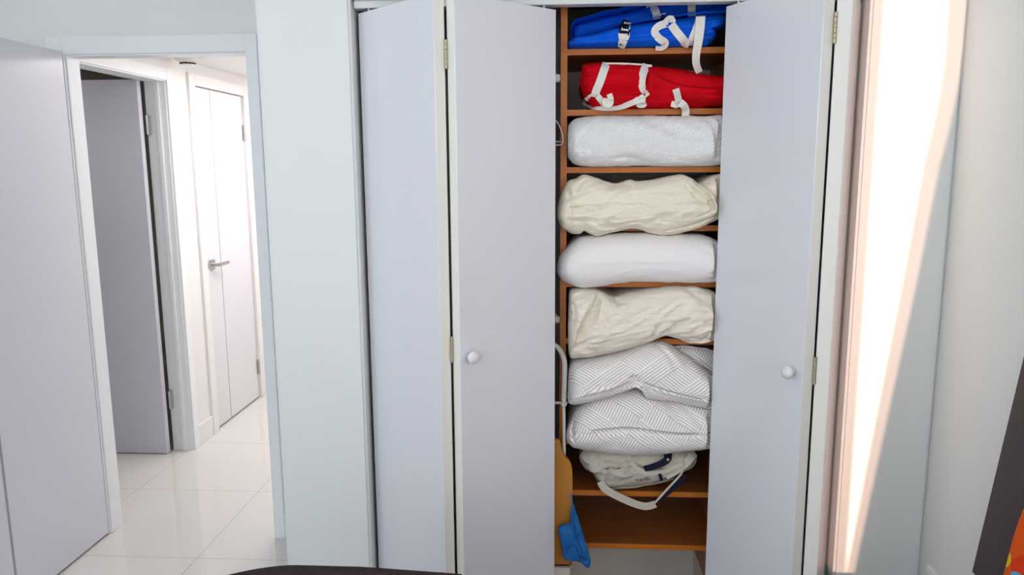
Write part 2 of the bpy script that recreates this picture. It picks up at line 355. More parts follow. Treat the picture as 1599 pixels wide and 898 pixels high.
# ------------------------------------------------------------------ smoke detector on the hall ceiling
t = thing('smoke_detector', 'round white smoke detector on the hallway ceiling above the doors', 'smoke detector', (-1.945, 4.0, 2.16))
obj('base', lathe([(.072, 0), (.072, .008), (.069, .012)], (-1.945, 4.0, 2.1595), (0, 0, -1), 40), PLAST, t, True)
obj('cover', lathe([(.068, .012), (.062, .022), (.042, .036), (.040, .038)], (-1.945, 4.0, 2.1595), (0, 0, -1), 40), PLAST, t, True)
bm = bmesh.new()
for k in range(14):
    a = 2*math.pi*k/14; b2 = Matrix.Rotation(a, 4, 'Z')
    vs = box(bm, .034, .0405, -.0055, .0055, -.007, -.002)
    for v in vs: v.co = b2 @ v.co + Vector((-1.945, 4.0, 2.1225))
obj('vent_slots', bm, DARKB, t)
obj('cap', lathe([(.040, .046), (.036, .049), (.012, .051)], (-1.945, 4.0, 2.1595), (0, 0, -1), 40), PLAST, t, True)
# ------------------------------------------------------------------ folding closet doors
TH = .034
def leaf_panel(name, front_a, front_b, side, parent):     # front face from a to b in plan, thickness to `side`
    a, b = Vector(front_a), Vector(front_b); d = (b-a).normalized(); n = Vector((-d.y, d.x))*side
    bm = bmesh.new(); pts = [a, b, b+n*TH, a+n*TH]
    prism(bm, [(p.x, p.y) for p in pts], .012, 2.006)
    bmesh.ops.bevel(bm, geom=bm.edges[:], offset=.0012, segments=1, affect='EDGES')
    o = obj(name, bm, LEAF, parent); o.data.materials.append(EDGE)
    for p in o.data.polygons:
        nn = p.normal
        if abs(nn.x*d.x + nn.y*d.y) > .9: p.material_index = 1
    return o, d, n
def knob(parent, p, n):
    return obj('knob', lathe([(.008, -.001), (.008, .010), (.010, .013), (.0155, .018), (.0175, .024), (.016, .029), (.011, .033), (.004, .0345)], p, n, 32), KNOB, parent, True)
def bifold(label, a_fix, apex_fix, apex_lead, end_lead, s_fix, s_lead, hy, kpos):
    t = thing('bifold_door', label, 'folding door', (*a_fix, 0), None)
    p1, d, n1 = leaf_panel('panel', a_fix, apex_fix, s_fix, t)
    p2, d2, n2 = leaf_panel('panel', apex_lead, end_lead, s_lead, t)
    h1 = Vector(apex_fix)+n1*TH; h2 = Vector(apex_lead)+n2*TH; hm = (h1+h2)/2
    for z in hy:
        bm = bmesh.new()
        for k in range(6):
            z0 = z-.036+k*.012
            b2 = lathe([(.0032, 0), (.0042, .001), (.0042, .011), (.0032, .012)], (hm.x, hm.y-.004, z0), (0, 0, 1), 12)
            tmp = bpy.data.meshes.new('t'); b2.to_mesh(tmp); b2.free(); bm.from_mesh(tmp); bpy.data.meshes.remove(tmp)
        for q, nn in ((h1, n1), (h2, n2)):
            dd = Vector((hm.x, hm.y-.004))
            e = q - nn*.003
            prism(bm, [(dd.x, dd.y-.0008), (e.x, e.y-.0015), (e.x, e.y+.001), (dd.x, dd.y+.0008)], z-.036, z+.036)
        obj('hinge', bm, BRASS, t)
    fr = -n2.normalized()
    kp = Vector(apex_lead)+(Vector(end_lead)-Vector(apex_lead)).normalized()*kpos[0]
    knob(p2, (kp.x, kp.y, kpos[1]), (fr.x, fr.y, 0))
    for q, nn in ((Vector(a_fix)+Vector((0, .0)), n1), (Vector(end_lead), n2)):
        c = q + nn*TH*.5
        dirv = ((Vector(apex_fix if q == Vector(a_fix) else apex_lead)-q).normalized())*.03
        obj('pivot_pin', lathe([(.004, 0), (.004, .014)], (c.x+dirv.x, c.y+dirv.y, 2.003), (0, 0, 1), 12), METAL, t)
    return t
bifold('left pair of white folding closet doors, round knob beside the fold', (-.565, 2.20), (-.312, 1.962), (-.260, 1.962), (-.006, 2.20), 1, 1, (1.86, 1.087), (.026, 1.07))
bifold('right pair of white folding closet doors beside the sunlit wall', (.822, 2.20), (.685, 1.886), (.621, 1.890), (.460, 2.20), -1, -1, (1.895, 1.06), (.030, 1.053))
# ------------------------------------------------------------------ shelf cabinet in the closet
SX0, SX1, SY0, SY1 = .008, .538, 2.29, CBK-.002
SZ = [1.904, 1.7315, 1.564, 1.390, 1.219, 1.041, .884, .714, .543, .362]
cab = thing('shelf_cabinet', 'tall open cherry wood shelf cabinet stacked with bedding inside the closet', 'shelf cabinet', (.27, 2.3, 0))
bm = B((SX0, SX0+.019, SY0+.002, SY1, .14, 2.12)); obj('side_panel', bm, WOOD, cab)
bm = B((SX1-.019, SX1, SY0+.002, SY1, .14, 2.12)); obj('side_panel', bm, WOOD, cab)
obj('top_panel', B((SX0+.019, SX1-.019, SY0+.002, SY1, 2.101, 2.12)), WOOD, cab)
for z in SZ:
    s = obj('shelf', B((SX0+.019, SX1-.019, SY0+.002, SY1, z-.0085, z+.0085)), WOOD, cab)
    obj('edge_band', B((SX0+.019, SX1-.019, SY0-.0005, SY0+.002, z-.0085, z+.0085)), WOODE, s)
obj('edge_band', B((SX0, SX0+.019, SY0-.0005, SY0+.002, .14, 2.12)), WOODE, cab)
obj('edge_band', B((SX1-.019, SX1, SY0-.0005, SY0+.002, .14, 2.12)), WOODE, cab)
obj('base_plinth', B((SX0, SX0+.019, SY0+.01, SY1, 0, .14)), CLOSETP, cab)
obj('base_plinth', B((SX1-.019, SX1, SY0+.01, SY1, 0, .14)), CLOSETP, cab)
# ------------------------------------------------------------------ soft things
def soft(name, outline, Ym, Yb, spine, m, parent=None, D=.07, folds=(), wr=(), seed=0, clamp=None, K=7, Rn=56, crease=1.0, ridge=None, inside=False, avoid=None, e1=2.6, e2=.55, uv_rot=0):
    """A soft body: its widest outline (picture points at depth Ym), domed towards the room by D, running back to Yb.
    folds: (points, depth, width, kind) creases; wr: (amplitude, fx, fz, angle) wrinkles; clamp: the compartment behind the shelf front."""
    P = np.array(catmull([(q.x, q.z) for q in (at(x, y, Ym) for x, y in outline)], K, True))
    sa, sb = (np.array((q.x, q.z)) for q in (at(*spine[0], Ym), at(*spine[1], Ym)))
    ab = sb-sa; tt = np.clip(((P-sa) @ ab)/max(ab @ ab, 1e-9), 0, 1); Sp = sa + tt[:, None]*ab
    N = len(P); rings = []
    ss = np.linspace(0, 1, Rn)**.85
    for s in ss:
        q = Sp + (P-Sp)*s
        rings.append(np.column_stack([q[:, 0], np.full(N, Ym - D*(1-s**e1)**e2 if s < 1 else Ym), q[:, 1]]))
    front = len(rings)
    back = [(Ym+(SY0-.006-Ym)*.5, .999), (SY0-.006, .995), (SY0-.004, .985), (SY0-.0025, .975), (SY0+.012, .97), (SY0+.06, .97), (SY0+.14, .95), (Yb-.05, .9), (Yb-.015, .8), (Yb, .6)] if clamp else \
           [(Ym+(Yb-Ym)*k, sc) for k, sc in ((.2, .995), (.4, .97), (.6, .92), (.8, .82), (.93, .65), (1, .4))]
    for y, sc in back:
        q = Sp + (P-Sp)*sc
        rings.append(np.column_stack([q[:, 0], np.full(N, y), q[:, 1]]))
    V = np.concatenate(rings); S_ = np.concatenate([np.full(N, s) for s in ss] + [np.full(N, 2.) for _ in back])
    UVc = V[:, [0, 2]].copy()
    off = np.zeros(len(V)); fm = S_ <= 1
    damp = np.where(fm, np.clip((1.02-S_)/.10, .12, 1), .1)
    for pts, depth, width, kind in folds:
        q = np.array([(a.x, a.z) for a in (at(x, y, Ym-D*.6) for x, y in catmull(pts, 5))])
        X = V[:, [0, 2]]; best = np.full(len(X), 9.); sgn = np.zeros(len(X)); par = np.zeros(len(X))
        for i in range(len(q)-1):
            d = q[i+1]-q[i]; L2 = max(d @ d, 1e-12); t = np.clip(((X-q[i]) @ d)/L2, 0, 1)
            w_ = X-(q[i]+t[:, None]*d); dist = np.hypot(w_[:, 0], w_[:, 1]); cr = d[0]*(X[:, 1]-q[i][1])-d[1]*(X[:, 0]-q[i][0])
            b = dist < best; best = np.where(b, dist, best); sgn = np.where(b, np.sign(cr), sgn); par = np.where(b, (i+t)/(len(q)-1), par)
        fade = np.clip(np.minimum(par, 1-par)*5+.15, 0, 1)
        depth *= crease
        if kind == 'c': off += depth*np.exp(-(best/width)**2)*fade            # crease (+) or ridge (-)
        else: off += -depth*(1/(1+np.exp(-sgn*best/(width*.22)))-.5)*2*np.exp(-(best/(width*5))**2)*fade
    for amp, fx, fz, ang in wr:
        ca, sa_ = math.cos(ang), math.sin(ang)
        for i in np.nonzero(fm)[0]:
            u, w_ = V[i, 0], V[i, 2]
            off[i] += amp*noise.fractal(Vector(((u*ca+w_*sa_)*fx, (-u*sa_+w_*ca)*fz, seed+V[i, 1]*6)), 1.0, 2.1, 3)
    if ridge:
        amp, fx, fz, ang = ridge; ca, sa_ = math.cos(ang), math.sin(ang)
        for i in np.nonzero(fm)[0]:
            u, w_ = V[i, 0], V[i, 2]; wx = .02*noise.noise(Vector((u*9, w_*9, seed+7)))
            q = noise.noise(Vector((((u+wx)*ca+w_*sa_)*fx, (-u*sa_+(w_+wx)*ca)*fz, seed*3.1)))
            mk = max(0, min(1, .5+1.5*noise.noise(Vector((u*11, w_*15, seed+20)))))
            off[i] -= amp*max(0, 1-abs(q)*4)**2*mk
    V[:, 1] += off*damp
    # small unevenness of the outline itself
    for i in range(len(V)):
        if S_[i] > .8:
            nz = noise.noise(Vector((V[i, 0]*38, V[i, 2]*38, seed+3)))*.0028
            V[i, 2] += nz*min(1, (S_[i]-.8)*5); V[i, 0] += nz*.5
    if clamp:
        x0, x1, z0, z1 = clamp; bk = V[:, 1] > SY0-.0035
        if inside: bk[:] = True
        V[bk, 0] = np.clip(V[bk, 0], x0, x1); V[bk, 2] = np.clip(V[bk, 2], z0, z1)
        # nothing swells into the folded door leaf that stands in front of the right end
        V[:, 1] = np.maximum(V[:, 1], np.interp(V[:, 0], [.440, .456], [2.05, 2.238]))
    if avoid:                            # cloth yields where another thing presses on it
        ab_ = tree(avoid)
        for i in range(len(V)):
            for _ in range(24):
                co_, no_, _i, dd_ = ab_.find_nearest(Vector(V[i]), .03)
                if co_ is None or (Vector(V[i])-co_).dot(no_) > .0006: break
                if V[i, 1] < SY0-.004: V[i, 1] = min(V[i, 1]+.004, SY0-.004); 
                V[i, 2] -= .0016
    bm = bmesh.new(); uvl = bm.loops.layers.uv.new('UVMap')
    vs = [bm.verts.new(v) for v in V]; uvd = {}
    nr = len(rings)
    for r in range(nr-1):
        for i in range(N):
            j = (i+1) % N; ids = (r*N+i, r*N+j, (r+1)*N+j, (r+1)*N+i)
            f = bm.faces.new([vs[k] for k in ids])
            for lp, k in zip(f.loops, ids):
                ex = V[k, 1]-Ym if S_[k] > 1 else 0
                bz = (V[k, 1]-(Ym-D))*.6*(1 if UVc[k, 1] > (sa[1]+sb[1])/2 else -1) if S_[k] <= 1 else 0
                lp[uvl].uv = (UVc[k, 0], UVc[k, 1]+bz+ex)
    bm.faces.new(vs[(nr-1)*N:nr*N])
    bmesh.ops.remove_doubles(bm, verts=bm.verts[:], dist=2e-5)
    o = obj(name, bm, m, parent, True)
    return o
def tree(*os_):
    vs, fs = [], []
    for o in os_:
        b = len(vs); mw = o.matrix_basis if not o.parent else Matrix.Identity(4)
        vs += [v.co.copy() for v in o.data.vertices]; fs += [[b+i for i in p.vertices] for p in o.data.polygons]
    return BVHTree.FromPolygons(vs, fs)
def surf(x, y, bv, Y, lift=.003):
    if bv:
        d = ray(x, y).normalized(); h = bv.ray_cast(EYEP, d)
        if h[0] is not None: return h[0] - d*lift
    return at(x, y, Y)
def ribbon(name, pts, w, m, parent, bv=None, Y=2.2, th=.0022, lift=.0055, facing=None, twist=None, k=7):
    """A strap: picture points (x, y[, depth]) on a body's surface, w metres wide."""
    ctr = []
    for q in catmull([(p[0], p[1], p[2] if len(p) > 2 else -1e3) for p in pts], k):
        ctr.append(at(q[0], q[1], q[2]) if q[2] > 0 and all(len(p) > 2 for p in pts) else surf(q[0], q[1], bv, Y, lift))
    # light smoothing along the strap
    for _ in range(5):
        ctr = [ctr[0]] + [(ctr[i-1]+ctr[i]*2+ctr[i+1])/4 for i in range(1, len(ctr)-1)] + [ctr[-1]]
    bm = bmesh.new(); rows = []
    n = len(ctr)
    for i, c in enumerate(ctr):
        t = (ctr[min(i+1, n-1)]-ctr[max(i-1, 0)]).normalized()
        view = (c-EYEP).normalized() if facing is None else Vector(facing)
        side = t.cross(view).normalized()
        if twist:
            a = twist[0]+(twist[1]-twist[0])*i/(n-1); side = Matrix.Rotation(a, 3, t) @ side
        nn = side.cross(t).normalized(); ww = w[0]+(w[1]-w[0])*i/(n-1) if isinstance(w, tuple) else w
        rows.append([bm.verts.new(c+side*sx*ww/2+nn*sn*th/2) for sx, sn in ((-1, -1), (0, -1.2), (1, -1), (1, 1), (0, .8), (-1, 1))])
    for a, b in zip(rows, rows[1:]):
        for j in range(6): bm.faces.new((a[j], a[(j+1) % 6], b[(j+1) % 6], b[j]))
    bm.faces.new(rows[0][::-1]); bm.faces.new(rows[-1])
    return obj(name, bm, m, parent, False)
def buckle(pos, ang, w, h, parent, m=BUCK, bars=2, flare=1.25):
    """A side-release buckle: waisted plate with raised rims and cross bars, facing the room."""
    bm = bmesh.new()
    out = [(-w/2, -h/2), (w/2, -h/2), (w/2*flare, -h*.1), (w/2*flare, h*.15), (w*.32, h/2), (-w*.32, h/2), (-w/2*flare, h*.15), (-w/2*flare, -h*.1)]
    def pr(pts, y0, y1):
        a = [bm.verts.new((x, y0, z)) for x, z in pts]; b = [bm.verts.new((x, y1, z)) for x, z in pts]
        bm.faces.new(a); bm.faces.new(b[::-1])
        for i in range(len(pts)): bm.faces.new((a[i], b[i], b[(i+1) % len(pts)], a[(i+1) % len(pts)]))
    pr(out, -.003, .003)
    for i in range(bars):
        z = -h*.3+i*h*.3; pr([(-w*.42, z-h*.05), (w*.42, z-h*.05), (w*.42, z+h*.05), (-w*.42, z+h*.05)], -.0055, -.0028)
    bmesh.ops.bevel(bm, geom=bm.edges[:], offset=.0009, segments=2, affect='EDGES')
    R_ = Matrix.Rotation(ang, 4, 'Y'); bmesh.ops.transform(bm, matrix=Matrix.Translation(pos) @ R_, verts=bm.verts)
    return obj('buckle', bm, m, parent, False)
def comp(i):      # compartment above shelf i
    return (SX0+.0215, SX1-.0215, SZ[i]+.0095, (SZ[i-1] if i else 2.10)-.0095)
def below(p): return p
# --- blue roll on the top shelf
t = thing('folded_chair_bag', 'folded bright blue nylon roll with white straps on the top shelf', 'bag', (.27, 2.4, SZ[0]+.0085))
up = soft('upper_roll', [(894, 70), (891, 58), (892, 47), (899, 39.5), (915, 35), (937, 29), (984, 18), (1009, 10), (1030, 2), (1065, -3), (1100, -6), (1140, -8), (1150, 6), (1140, 24), (1085, 29), (1040, 34), (1000, 40), (960, 48), (915, 62)], 2.385, 2.62, ((912, 54), (1125, 8)), BLUE, t, D=.045,
    folds=[([(900, 66), (960, 44), (1040, 24)], .006, .006, 'c'), ([(1005, 28), (1050, 30), (1100, 20)], .008, .008, 'c')], wr=[(.005, 14, 60, .25)], seed=1, inside=True, ridge=(.006, 8, 50, .25), clamp=comp(0), K=6, Rn=36)
lo = soft('lower_roll', [(886, 76.5), (888, 66), (896, 60), (915, 57), (960, 45), (1020, 36), (1080, 29), (1118, 25), (1130, 30), (1129, 40), (1122, 46), (1112, 49), (1117, 56), (1113, 64), (1104, 71), (1090, 76.5), (1000, 77.5)], 2.305, 2.62, ((905, 69), (1100, 50)), BLUE, t, D=.06,
    folds=[([(886, 70), (940, 63), (1000, 52), (1060, 45)], .007, .005, 'c'), ([(980, 61), (1020, 56), (1060, 50), (1110, 48)], .008, .006, 'c'), ([(900, 76), (950, 70), (985, 66)], .005, .005, 'c')], wr=[(.006, 14, 70, .15)], seed=2, inside=True, ridge=(.006, 8, 50, .15), clamp=comp(0), K=6, Rn=40)
bv = tree(up, lo)
ribbon('strap', [(1012, 6), (1019, 10), (1024, 18), (1026, 29)], .022, STRAP, t, bv, 2.33)
ribbon('strap', [(1078, -4), (1080, 8), (1080, 18), (1080, 26)], .022, STRAP, t, bv, 2.33)
ribbon('strap', [(974, 62), (971, 69), (968.8, 74)], .024, STRAP, t, bv, 2.26)
ribbon('strap', [(1043, 36), (1028, 41), (1022, 50), (1029, 60), (1039, 67), (1034, 73), (1024, 73)], .021, STRAP, t, bv, 2.24)
ribbon('strap', [(1048, 38), (1056, 49), (1065, 60), (1070, 67), (1068, 73)], .023, STRAP, t, bv, 2.24, lift=.0085)
ribbon('strap', [(1092, 25), (1086, 45), (1079, 62), (1078, 71)], .016, STRAP, t, bv, 2.24, lift=.0065)
ribbon('strap', [(1094, 26, 2.236), (1093, 45, 2.230), (1090, 68, 2.236), (1087, 85, 2.25), (1087, 100, 2.262), (1092, 113, 2.28)], (.026, .019), STRAP, t, k=6)
o = ribbon('logo_patch', [(980, 33), (977, 42), (974, 54)], .030, NAVY, t, bv, 2.25, lift=.009)
o['label'] = 'navy buckle tab with white marks'
ribbon('mark', [(975, 35.5), (985, 37)], .005, BUCK, o, bv, 2.25, lift=.0125, k=3)
ribbon('mark', [(971, 39), (969.5, 42), (971.5, 44)], .003, BUCK, o, bv, 2.25, lift=.0125, k=3)
ribbon('mark', [(983.5, 40), (984, 43), (982, 46)], .003, BUCK, o, bv, 2.25, lift=.0125, k=3)
o2 = ribbon('logo_patch', [(1041, 26), (1037, 34)], .030, NAVY, t, bv, 2.25, lift=.009); o2['label'] = 'navy buckle tab with white marks'
ribbon('mark', [(1030, 24), (1039, 21)], .004, BUCK, o2, bv, 2.25, lift=.0125, k=3)
ribbon('mark', [(1034, 29), (1034, 31)], .006, BUCK, o2, bv, 2.25, lift=.0125, k=3)
buckle(surf(974.5, 54, bv, 2.25, .007), math.radians(4), .026, .030, t)
buckle(surf(1046, 33, bv, 2.25, .008), math.radians(60), .024, .030, t)
buckle(surf(1095, 25, bv, 2.25, .007), math.radians(8), .027, .020, t)
bmk = ribbon('print', [(968, 69), (974, 70)], .006, NAVY, t, bv, 2.25, lift=.0056, k=3); bmk['label'] = 'small dark print on white strap'
# --- red roll on the second shelf
t = thing('folded_chair_bag', 'folded bright red nylon roll with white straps on the second shelf', 'bag', (.27, 2.4, SZ[1]+.0085))
rd = soft('roll', [(905, 124), (908, 114), (909, 106), (914, 101), (950, 98.5), (1000, 101), (1016, 104), (1060, 110), (1110, 119.5), (1135, 123), (1140, 145), (1135, 165), (1110, 167), (1060, 170), (1000, 171), (940, 171), (922, 165), (912, 150), (905, 133)], 2.305, 2.62, ((935, 135), (1110, 145)), RED, t, D=.065,
    folds=[([(914, 151), (960, 149), (998, 149), (1008, 142), (1012, 120), (1013, 104)], -.018, .005, 's'), ([(907, 118), (945, 116), (1000, 114)], .005, .004, 'c'), ([(1018, 118), (1050, 131), (1090, 139), (1130, 138)], -.010, .006, 's'), ([(1016, 122), (1030, 140), (1024, 160)], .010, .012, 'c'), ([(1048, 150), (1085, 162), (1128, 165)], .008, .006, 'c')],
    wr=[(.005, 16, 40, .1), (.003, 40, 40, 0)], seed=5, inside=True, crease=1.3, ridge=(.005, 10, 40, .1), clamp=comp(1), K=7, Rn=50)
bv = tree(rd)
ribbon('strap', [(947, 99), (943, 110), (937, 128), (931, 142), (929, 151)], .023, STRAP, t, bv, 2.25)
ribbon('strap', [(1010, 101.5), (1004, 115), (1002, 132), (1006, 143), (1011, 150)], (.025, .016), STRAP, t, bv, 2.25)
ribbon('strap', [(944, 99.5), (970, 99.5), (1000, 101), (1018, 103)], .006, STRAP, t, bv, 2.27, lift=.0065)
ribbon('strap', [(933, 150), (939, 157), (944, 164)], .017, STRAP, t, bv, 2.23)
ribbon('strap', [(916, 155), (913, 160), (922, 165.5), (945, 168.5), (970, 166), (990, 158), (1006, 153)], (.013, .022), STRAP, t, bv, 2.24, lift=.0075)
ribbon('strap', [(914, 156), (920, 151), (927, 147)], .009, STRAP, t, bv, 2.24, lift=.0065)
ribbon('strap', [(1003, 152), (1003, 160), (1002, 166)], .019, STRAP, t, bv, 2.24, lift=.0075)
ribbon('strap', [(1055, 139), (1058, 149), (1060, 160)], .019, STRAP, t, bv, 2.24, lift=.0065)
ribbon('strap', [(1062, 160, 2.235), (1068, 165, 2.236), (1071, 172, 2.262), (1070, 182, 2.27)], .021, STRAP, t, k=6)
buckle(surf(949, 160, bv, 2.24, .009), math.radians(200), .026, .028, t)
buckle(surf(1001.5, 164, bv, 2.24, .010), math.radians(180), .024, .016, t)
buckle(surf(1055, 163, bv, 2.24, .010), math.radians(100), .016, .026, t)
ribbon('strap_end', [(949, 153), (957, 150)], .018, STRAP, t, bv, 2.24, lift=.008, k=4)
# --- white blanket
t = thing('folded_blanket', 'folded white waffle-textured plush blanket on the third shelf', 'blanket', (.27, 2.4, SZ[2]+.0085))
soft('blanket', [(884, 235), (884, 208), (890, 192), (902, 184.5), (930, 181), (1000, 180.5), (1060, 181), (1110, 180.5), (1128, 183), (1134, 220), (1130, 252), (1116, 259), (1060, 261), (1000, 259), (950, 261), (905, 259), (890, 250)], 2.285, 2.64, ((925, 220), (1095, 220)), QUILT, t, D=.075,
    folds=[([(1102, 182), (1114, 200), (1118, 225), (1116, 255)], .012, .006, 'c'), ([(1000, 186), (1040, 200), (1080, 215), (1105, 235)], .006, .014, 'c'), ([(955, 248), (985, 246), (1010, 256)], .009, .006, 'c'), ([(900, 190), (897, 220), (903, 250)], -.004, .010, 'c'), ([(1112, 185), (1122, 205), (1126, 240)], -.006, .006, 'c')],
    wr=[(.010, 9, 12, .4), (.003, 50, 50, 0)], seed=9, inside=True, crease=1.5, ridge=(.006, 7, 20, .5), clamp=comp(2), e1=3.2, e2=.5)
# --- cream pillow, upper
t = thing('bed_pillow', 'cream rumpled pillow on the shelf below the white waffle blanket', 'pillow', (.27, 2.4, SZ[3]+.0085), 'pillows on the closet shelves')
soft('pillow', [(870, 330), (875, 306), (886, 284), (900, 278.5), (914, 272.5), (932, 278), (948, 284), (965, 286), (982, 281), (1000, 283), (1030, 279), (1052, 274), (1066, 272.5), (1078, 277), (1092, 286), (1104, 279), (1116, 274), (1132, 274), (1140, 300), (1132, 333), (1105, 350), (1068, 363), (1035, 368), (1010, 363), (990, 357), (960, 362), (935, 369), (922, 366), (912, 361), (905, 365), (890, 363), (875, 352)], 2.265, 2.63, ((905, 322), (1095, 315)), CREAM, t, D=.085,
    folds=[([(1072, 282), (1088, 298), (1102, 316), (1106, 328), (1090, 338)], .010, .0035, 'c'), ([(1083, 282), (1098, 300), (1110, 318), (1112, 330)], .011, .0035, 'c'), ([(1066, 284), (1080, 304), (1092, 320), (1090, 336)], .007, .003, 'c'),
        ([(1094, 286), (1108, 302), (1117, 324), (1112, 338)], -.014, .006, 's'), ([(1030, 302), (1040, 316), (1040, 334), (1030, 350), (1024, 362)], .006, .0035, 'c'), ([(1060, 330), (1074, 340), (1078, 352)], .006, .005, 'c'),
        ([(950, 296), (968, 286), (985, 292)], .012, .006, 'c'), ([(900, 300), (905, 288), (918, 278)], .008, .006, 'c'), ([(886, 290), (890, 320), (888, 350)], .007, .008, 'c'), ([(920, 300), (990, 296), (1050, 288)], -.004, .012, 'c'),
        ([(1000, 352), (1020, 346), (1036, 330)], .004, .006, 'c'), ([(1035, 362), (1080, 352), (1120, 336)], .008, .005, 'c'), ([(920, 356), (922, 362)], .008, .004, 'c')],
    wr=[(.007, 10, 26, .1), (.004, 26, 60, -.2), (.0016, 70, 110, .3)], seed=13, crease=1.5, ridge=(.011, 10, 34, .15), clamp=comp(3), K=6)
# --- white pillow
cream_up = bpy.data.objects['pillow']
t = thing('bed_pillow', 'smooth plump white pillow between the two cream pillows', 'pillow', (.27, 2.4, SZ[4]+.0085), 'pillows on the closet shelves')
soft('pillow', [(869.5, 420), (873, 402), (882, 390), (894, 378), (912, 369), (950, 365), (1020, 364), (1085, 366), (1112, 372), (1130, 388), (1136, 415), (1130, 438), (1060, 441), (1020, 440), (985, 440), (955, 444), (930, 447.5), (905, 449), (885, 442), (873, 431)], 2.272, 2.64, ((905, 410), (1095, 405)), WHITEP, t, D=.085,
    folds=[([(875, 416), (940, 408), (1010, 404), (1070, 405)], -.0016, .007, 'c'), ([(990, 436), (1000, 424), (1010, 414)], -.003, .003, 'c'), ([(984, 432), (992, 420), (1006, 408)], .002, .004, 'c'), ([(1085, 376), (1100, 390), (1114, 396)], .003, .006, 'c'), ([(888, 392), (884, 410), (888, 430)], -.003, .010, 'c')],
    wr=[(.004, 6, 9, 0), (.0012, 40, 25, .3)], seed=17, avoid=cream_up, crease=1.2, ridge=(.002, 9, 30, .1), clamp=comp(4), e1=2.3, e2=.6)
# --- cream pillow, lower
t = thing('bed_pillow', 'cream heavily creased pillow sagging over the upper striped pillow', 'pillow', (.27, 2.4, SZ[5]+.0085), 'pillows on the closet shelves')
soft('pillow', [(887, 500), (888, 475), (890, 456), (902, 450.5), (925, 451), (940, 456), (955, 463), (966, 463), (985, 457), (1020, 451), (1050, 447.5), (1075, 447), (1100, 451), (1122, 462), (1134, 490), (1130, 520), (1114, 530), (1095, 535.5), (1074, 534), (1052, 526), (1035, 523), (1012, 533), (975, 545), (935, 554.5), (905, 557.5), (890, 556), (887, 530)], 2.262, 2.62, ((905, 505), (1100, 492)), CREAM2, t, D=.085,
    folds=[([(935, 458), (920, 480), (905, 505), (895, 545)], -.012, .006, 's'), ([(937, 465), (930, 490), (922, 510)], .011, .005, 'c'), ([(942, 475), (946, 500), (944, 520)], .005, .005, 'c'), ([(952, 462), (962, 468), (968, 478)], .016, .007, 'c'), ([(1034, 498), (1026, 508), (1018, 522), (1010, 532)], .008, .005, 'c'),
        ([(1075, 495), (1055, 504), (1040, 515), (1036, 522)], .010, .006, 'c'), ([(1080, 458), (1095, 475), (1100, 495), (1098, 510)], .007, .005, 'c'), ([(1115, 515), (1105, 522), (1098, 532)], .010, .005, 'c'), ([(1060, 450), (1090, 466), (1110, 484), (1116, 510)], -.006, .006, 's'), ([(918, 525), (917, 540), (924, 552)], .008, .005, 'c'),
        ([(955, 540), (950, 520), (958, 500)], .003, .004, 'c'), ([(975, 470), (1020, 458), (1070, 454)], -.005, .008, 'c'), ([(1088, 505), (1080, 520), (1082, 530)], .008, .005, 'c'), ([(925, 545), (930, 532)], .006, .004, 'c'), ([(893, 470), (898, 490), (891, 510)], .007, .006, 'c')],
    wr=[(.008, 12, 26, .35), (.0045, 26, 60, .2), (.0018, 70, 110, .3)], seed=21, crease=1.7, ridge=(.012, 10, 32, .5), clamp=comp(5), K=6)
# --- striped pillows
cream_lo = bpy.data.objects['pillow.002']
t = thing('bed_pillow', 'grey-striped basketweave pillow with an arched bottom, upper of the two', 'pillow', (.27, 2.4, SZ[6]+.0085), 'pillows on the closet shelves')
soft('pillow', [(887, 603), (888, 580), (893, 567), (905, 561), (935, 556), (975, 546), (1002, 536), (1020, 534), (1038, 534), (1056, 544), (1080, 560), (1104, 578), (1128, 596), (1136, 618), (1130, 636), (1100, 636), (1075, 631), (1050, 625), (1020, 621), (1006, 617), (999, 606), (989, 598), (980, 603), (965, 610), (935, 621), (905, 628.5), (890, 629), (886, 620)], 2.270, 2.62, ((915, 592), (1085, 595)), WEAVE, t, D=.080,
    folds=[([(986, 583), (990, 592), (988, 600)], .014, .007, 'c'), ([(990, 585), (1004, 604), (1012, 618)], .005, .005, 'c'), ([(1020, 537), (1042, 552), (1058, 582)], .006, .006, 'c'), ([(1030, 536), (1050, 552), (1068, 576)], -.004, .006, 'c'), ([(888, 622), (930, 606), (975, 596)], -.003, .004, 'c'), ([(1005, 598), (1050, 612), (1112, 626)], -.004, .004, 'c')],
    wr=[(.006, 9, 12, .3), (.002, 30, 30, 0)], seed=27, avoid=cream_lo, crease=1.5, ridge=(.004, 8, 24, -.5), clamp=comp(6), K=6)
for pp in ([(890, 623), (915, 618), (945, 611), (968, 603), (982, 595)], [(1006, 597), (1030, 606), (1060, 615), (1090, 622), (1112, 627)]):
    ribbon('piping', pp, .0042, PIPING, t, tree(bpy.data.objects['pillow.003']), 2.2, lift=.0012, k=5)
ob = soft('folded_corner', [(1040, 542), (1060, 536), (1090, 539), (1118, 548), (1132, 575), (1130, 600), (1105, 597), (1075, 575), (1050, 555)], 2.335, 2.60, ((1075, 555), (1110, 575)), WEAVE2, t, D=.045, wr=[(.004, 12, 20, .8)], seed=30, inside=True, clamp=comp(6), K=5, Rn=24)
stripe_up = bpy.data.objects['pillow.003']
t = thing('bed_pillow', 'grey-striped basketweave pillow lying lowest, above the canvas bag', 'pillow', (.27, 2.4, SZ[7]+.0085), 'pillows on the closet shelves')
